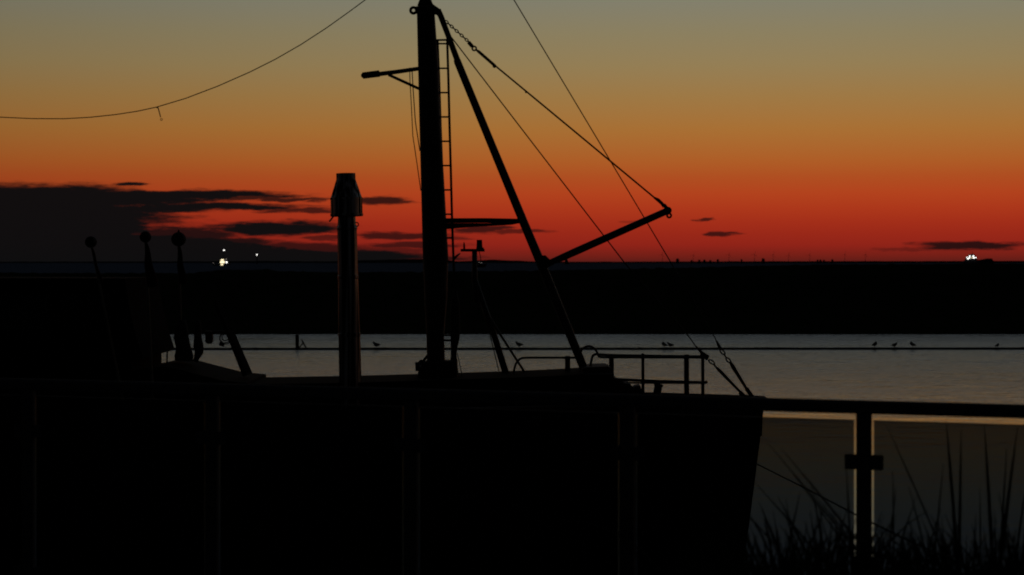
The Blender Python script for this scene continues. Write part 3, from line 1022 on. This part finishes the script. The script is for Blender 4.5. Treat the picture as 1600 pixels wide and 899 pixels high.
tuft(1385, 8.7, [(1370, 1400, 762, -.02, .006), (1400, 1395, 735, 0, .004), (1365, 1432, 775, -.09, .005), (1440, 1340, 800, .07, .006)],
     'short sparse grass tuft just right of the railing post', 55, 110, 895, 815, 55)
tuft(1500, 8.5, [(1585, 1384, 662, .03, .0105), (1508, 1478, 655, .02, .0085), (1494, 1502, 672, .0, .0075), (1440, 1474, 725, -.01, .0045), (1490, 1420, 760, .05, .005), (1400, 1470, 795, -.06, .0055), (1520, 1440, 810, .07, .006)],
     'tall grass tuft with a long blade leaning left across the glass', 70, 130, 895, 800, 80)
tuft(1570, 8.6, [(1562, 1538, 662, .01, .0085), (1540, 1590, 668, -.02, .0085), (1548, 1573, 700, 0, .0055), (1560, 1606, 742, -.02, .0065), (1580, 1614, 690, 0, .007), (1535, 1531, 762, 0, .0045), (1600, 1560, 770, .05, .006)],
     'upright spiky grass tuft at the right edge of the photo', 70, 120, 895, 790, 70)
def undergrowth():
    b = MB()
    for i in range(900):
        px = random.uniform(1100, 1720)
        D = random.uniform(8.2, 9.2)
        top = 835 + 22 * noise.noise(Vector((px * .012, 0, 2))) - 18 * max(0, 1 - abs(px - 1260) / 110)
        tx = px + random.gauss(-12, 70)
        blade(b, ground_root(px, D), P(tx, random.uniform(top, 905), D + random.uniform(-.2, .2)), random.gauss(0, .03), random.uniform(.0022, .005), abs(tx - px) * .0015)
    tag(b.build('undergrowth', M['grass'], None, True), 'low dark undergrowth along the foot of the railing', 'grass', kind='stuff')
undergrowth()

# mooring line from the bow down to a bollard on the bank
def mooring():
    e = P(1640, 940, 12.0)
    b = MB()
    pts = [P(1100, 690, 23.0), P(1186, 727, 22.6), P(1262, 765, 19.0), P(1340, 806, 16.0), P(1420, 845, 13.8), P(1480, 872, 12.9), P(1560, 905, 12.3), e]
    b.tube(pts, .0075, 8)
    tag(b.build('mooring_rope', M['rope'], None, True), 'thin mooring rope running down to the right from the boat\'s bow', 'rope')
    b = MB()
    b.tube([Vector((e.x, e.y, 2.0)), Vector((e.x, e.y, 2.72)), Vector((e.x, e.y, 2.75)), Vector((e.x, e.y, 2.82))], [.09, .08, .12, .11], 14)
    tag(b.build('mooring_bollard', M['rust'], None, True), 'stubby iron bollard on the bank holding the mooring rope', 'bollard')
mooring()

# ------------------------------------------------------------------ floating boom, pile and gulls in the harbour
BY = 105.0
def float_boom():
    b = MB()
    pts = []
    for i in range(161):
        x = -70 + i * .875
        pts.append(Vector((x, BY + .25 * math.sin(x * .05) + .03 * noise.noise(Vector((x, 0, 0))), .03 + .02 * noise.noise(Vector((x * .6, 4, 0))))))
    b.tube(pts, .085, 8)
    root = tag(b.build('floating_boom', M['boom'], None, True), 'thin dark floating boom lying straight across the harbour water', 'floating boom')
    for i in range(8, 160, 8):
        c = pts[i]
        MB().tube([c - Vector((.12, 0, 0)), c + Vector((.12, 0, 0))], .105, 10).build('collar', M['boom'], root)
float_boom()
def pile():
    D = 106.2
    root = tag(empty('mooring_pile', P(464.5, 547, D)), 'dark timber pile with a slanted brace standing in the water left of the flue', 'pile')
    k = D / F
    MB().tube([P(464.5, 585, D), P(464.5, 545, D), P(464.3, 523, D)], [2.9 * k] * 3, 10).build('post', M['pile'], root, True)
    MB().tube([P(482, 550, D), P(471, 531, D)], 1.2 * k, 8).build('brace', M['pile'], root, True)
    MB().tube([P(466, 545, D), P(473, 537, D)], 1.0 * k, 8).build('brace', M['pile'], root, True)
pile()

def gull(kind):
    root = empty('gull', (0, 0, 0))
    z = .19
    if kind == 'stand':
        path = [(-.24, .0, z + .0, .008), (-.19, 0, z + .0, .03), (-.13, 0, z, .062), (-.06, 0, z + .0, .088), (.02, 0, z + .01, .094), (.07, 0, z + .035, .082), (.10, 0, z + .07, .062), (.112, 0, z + .10, .05), (.13, 0, z + .125, .047), (.158, 0, z + .122, .038), (.178, 0, z + .115, .016), (.21, 0, z + .108, .005)]
    else:                     # preening, head tucked
        path = [(-.20, .0, z - .04, .006), (-.15, 0, z - .03, .035), (-.08, 0, z - .01, .07), (-.01, 0, z + .015, .094), (.05, 0, z + .045, .09), (.08, 0, z + .085, .066), (.075, 0, z + .12, .05), (.05, 0, z + .142, .042), (.02, 0, z + .135, .022), (-.01, 0, z + .12, .005)]
    b = MB(); b.tube([p[:3] for p in path], [p[3] for p in path], 10)
    b.build('body', M['gull'], root, True)
    for s in (-1, 1):
        b = MB(); b.tube([(-.0, s * .03, z - .05), (-.005, s * .03, .06), (.0, s * .03, -.06)], .009, 6); b.tube([(-.01, s * .03, -.055), (.05, s * .03, -.058)], .012, 5)
        b.build('leg', M['gull_leg'], root)
    return root
gs, gt = gull('stand'), gull('tuck')
specs = [(588, 's', -1, 1.0, 'gull perched alone just right of the flue pipe'),
         (811, 's', -1, 1.0, 'gull perched alone beyond the deck handrail, left of the diagonal strut'),
         (1038, 't', -1, .92, 'left gull of the close pair above the bow railing'),
         (1047.5, 's', -1, .9, 'right gull of the close pair above the bow railing'),
         (1368, 't', 1, .95, 'leftmost of the three spaced gulls above the right half of the boom'),
         (1399, 's', 1, .85, 'middle of the three spaced gulls above the right half of the boom'),
         (1427, 't', -1, .95, 'rightmost of the three spaced gulls above the right half of the boom'),
         (1560, 't', 1, .7, 'lone small gull near the right edge of the photo')]
used = set()
for px, kd, sd, sc, lab in specs:
    src = gs if kd == 's' else gt
    o = src if kd not in used else copy_tree(src)
    used.add(kd)
    D = BY
    x = (px - 800) / F * D
    o.location = (x, BY + .25 * math.sin(x * .05), .075)
    o.rotation_euler = (0, 0, (0 if sd > 0 else math.pi) + random.uniform(-.3, .3))
    o.scale = (sc * 1.08,) * 3
    tag(o, lab, 'gull', 'gulls perched on the floating boom')

# ------------------------------------------------------------------ ships and lights far out
def lamp(px, py, D, rpx, m, parent, name='lamp'):
    return MB().ball(P(px, py, D), rpx * .76 * D / F, 8).build(name, m, parent, True)
def left_ship():
    D = 2500
    root = tag(empty('ship', P(347, 415.5, D)), 'distant ship with a bright yellow-white cluster of lights, under the dark cloud bank', 'ship')
    k = D / F
    b = MB(); b.prism([P(x, y, D) for x, y in ((331, 411), (334, 413), (352, 413), (360, 410.5), (357, 416), (334, 416))], (0, 9, 0)); b.build('hull', M['ship'], root)
    b = MB()
    b.box(P(347.5, 411, D + 4), (8.5 * k, 6, 6 * k)); b.box(P(347, 407, D + 4), (6 * k, 5, 4 * k))
    b.build('superstructure', M['ship'], root)
    b = MB(); b.tube([P(349.6, 409, D + 3), P(349.8, 390, D + 3)], [.5 * k, .3 * k], 6); b.build('mast', M['ship'], root)
    for x0, x1, y0, y1 in ((345, 349.6, 405.4, 407.4), (344, 351, 408.2, 411.4), (345, 348.6, 412.8, 414.6)):
        b = MB(); b.box((P(x0, y0, D - .4) + P(x1, y1, D - .4)) / 2, ((x1 - x0) * k, .3, (y1 - y0) * k)); b.build('lit_window_row', M['lamp_warm'], root)
    lamp(349.8, 391.2, D, 1.25, M['lamp_white'], root, 'masthead_lamp')
    lamp(354, 410, D - 1, 1.6, M['lamp_white'], root, 'deck_lamp')
    lamp(353.3, 405.2, D - 1, .9, M['lamp_dim'], root, 'deck_lamp')
    lamp(333.5, 411.5, D - 1, .55, M['lamp_dim'], root, 'stern_lamp')
left_ship()
def right_ship():
    D = 3000
    root = tag(empty('ship', P(1528, 414, D)), 'distant low ship with a lit bridge on the horizon at far right', 'ship')
    k = D / F
    b = MB(); b.prism([P(x, y, D) for x, y in ((1505, 409), (1509, 407), (1512, 406), (1527, 406), (1530, 406.6), (1539, 405.2), (1544, 404), (1550, 404.2), (1552, 407.5), (1556, 408.5), (1552, 414), (1508, 414))], (0, 10, 0)); b.build('hull', M['ship'], root)
    b = MB(); b.prism([P(x, y, D + 1) for x, y in ((1509, 407), (1510, 403.5), (1513, 401), (1515, 398.4), (1519, 397.2), (1523, 398), (1525, 401), (1526, 403), (1527, 407))], (0, 7, 0)); b.build('bridge', M['ship'], root)
    b = MB(); b.tube([P(1519.5, 400, D + 4), P(1519.5, 393.5, D + 4)], [.4 * k, .25 * k], 6); b.build('mast', M['ship'], root)
    for x, y, r, m in ((1515.3, 400.6, 1.25, 'lamp_white'), (1521, 400.3, 1.4, 'lamp_white'), (1511, 402.4, .9, 'lamp_white'), (1512.3, 404.5, 1.2, 'lamp_white'), (1514.8, 403, 1.3, 'lamp_white'), (1518.6, 403, 1.1, 'lamp_warm'), (1521.5, 403.2, 1.35, 'lamp_white'), (1524.6, 402.8, 1.1, 'lamp_white')):
        lamp(x, y, D - 1, r, M[m], root, 'deck_lamp')
right_ship()
def beacon():
    D = 4000
    k = D / F
    root = tag(empty('beacon_tower', P(401.5, 413, D)), 'far beacon showing one lone white light to the right of the yellow-lit ship', 'beacon')
    b = MB(); b.tube([P(401.5, 413, D), P(401.5, 399, D)], [.9 * k, .5 * k], 8); b.build('tower', M['ship'], root)
    lamp(401.5, 398.3, D, 1.15, M['lamp_white'], root, 'lantern')
beacon()
def small_boat():
    D = 1500
    k = D / F
    root = tag(empty('small_boat', P(750, 417, D)), 'tiny far-off boat with two faint lights beside the aerial post', 'boat')
    b = MB(); b.prism([P(x, y, D) for x, y in ((743, 413.5), (757, 413), (761, 412), (758, 418), (745, 418))], (0, 3, 0)); b.build('hull', M['ship'], root)
    b = MB(); b.box(P(749, 412.4, D + 1.5), (7 * k, 2, 3 * k)); b.build('cabin', M['ship'], root)
    lamp(751.8, 410.8, D, .8, M['lamp_dim'], root); lamp(749, 410.4, D, .6, M['lamp_dim'], root)
small_boat()

# far farmsteads on the horizon and a wind farm beyond
farms = [(1059, 408.6, 4.2, 4.6, 'largest left-hand dark farmstead on the horizon, just right of the forestay'),
         (1081, 409, 2.2, 2.6, 'tiny low farmstead on the horizon between the large left one and the row of three'),
         (1093, 409, 3.0, 3.0, 'first farmstead of the close row of three on the horizon'),
         (1101, 409, 3.0, 3.2, 'second farmstead of the close row of three on the horizon'),
         (1110, 409, 2.4, 2.6, 'third and smallest farmstead of the close row of three on the horizon'),
         (1122, 408.8, 2.8, 3.6, 'lone dark farmstead just right of the row of three on the horizon'),
         (1159, 408.8, 1.8, 3.6, 'narrow upright dark speck of a farmstead midway along the horizon'),
         (1193, 408.6, 4.0, 4.8, 'large round-topped dark farmstead on the horizon, farthest from the forestay of the big ones'),
         (1278, 408.6, 2.0, 2.6, 'first of the three far specks of farmsteads left of the long right-hand cloud'),
         (1282.5, 408.6, 2.2, 2.8, 'second of the three far specks of farmsteads left of the long right-hand cloud'),
         (1288, 408.6, 2.0, 2.4, 'third of the three far specks of farmsteads left of the long right-hand cloud'),
         (1301, 408.6, 2.0, 3.2, 'single farmstead speck nearest the long right-hand cloud')]
for px, py, w, h, lab in farms:
    D = 6000
    k = D / F
    c = P(px, py, D); c.z = 0
    root = tag(empty('farmstead', c), lab, 'farmstead', 'farmsteads along the horizon')
    x0, x1 = px - w / 2, px + w / 2
    b = MB(); b.prism([P(x, y, D) for x, y in ((x0, 412), (x1, 412), (x1, py - h * .45), (x0, py - h * .45))], (0, 12, 0)); b.build('wall', M['shore'], root)
    b = MB(); b.prism([P(x, y, D - 1) for x, y in ((x0 - .5, py - h * .42), (x1 + .5, py - h * .42), (px + w * .2, py - h), (px - w * .25, py - h))], (0, 14, 0)); b.build('roof', M['shore'], root)

def turbine():
    root = empty('wind_turbine', (0, 0, 0))
    b = MB(); b.tube([(0, 0, 0), (0, 0, 62)], [1.6, .9], 8); b.build('tower', M['white_tower'], root, True)
    b = MB(); b.box((0, 0, 63.2), (3, 8, 3)); b.build('nacelle', M['white_tower'], root)
    for k in range(3):
        t = k * 2 * math.pi / 3 + .3
        d = Vector((math.sin(t), 0, math.cos(t)))
        b = MB(); b.tube([Vector((0, -5, 63.2)), Vector((0, -5, 63.2)) + d * 10, Vector((0, -5, 63.2)) + d * 33], [.6, .9, .2], 6); b.build('blade', M['white_tower'], root, True)
    return root
tb = turbine()
tspots = [(1035, 15000, 'leftmost of the faint wind turbines, beside the foot of the forestay'), (1083, 16500, 'faint wind turbine above the tiny low farmstead'), (1139, 15500, 'faint wind turbine left of the narrow upright farmstead speck'), (1179, 14500, 'faint wind turbine just left of the large round-topped farmstead'),
          (1208, 15500, 'faint wind turbine just right of the large round-topped farmstead'), (1232, 16500, 'faint wind turbine in the gap right of the large round-topped farmstead'), (1265, 15500, 'faint wind turbine just left of the three far specks'), (1320, 15000, 'faint wind turbine right of the last farmstead speck'), (1352, 15500, 'faint wind turbine farthest right, nearest the lit ship on the right')]
for i, (px, D, lab) in enumerate(tspots):
    o = tb if i == 0 else copy_tree(tb)
    o.location = ((px - 800) / F * D, D, 0)
    o.rotation_euler = (0, 0, random.uniform(-.6, .6))
    tag(o, lab, 'wind turbine', 'faint wind turbines on the horizon')
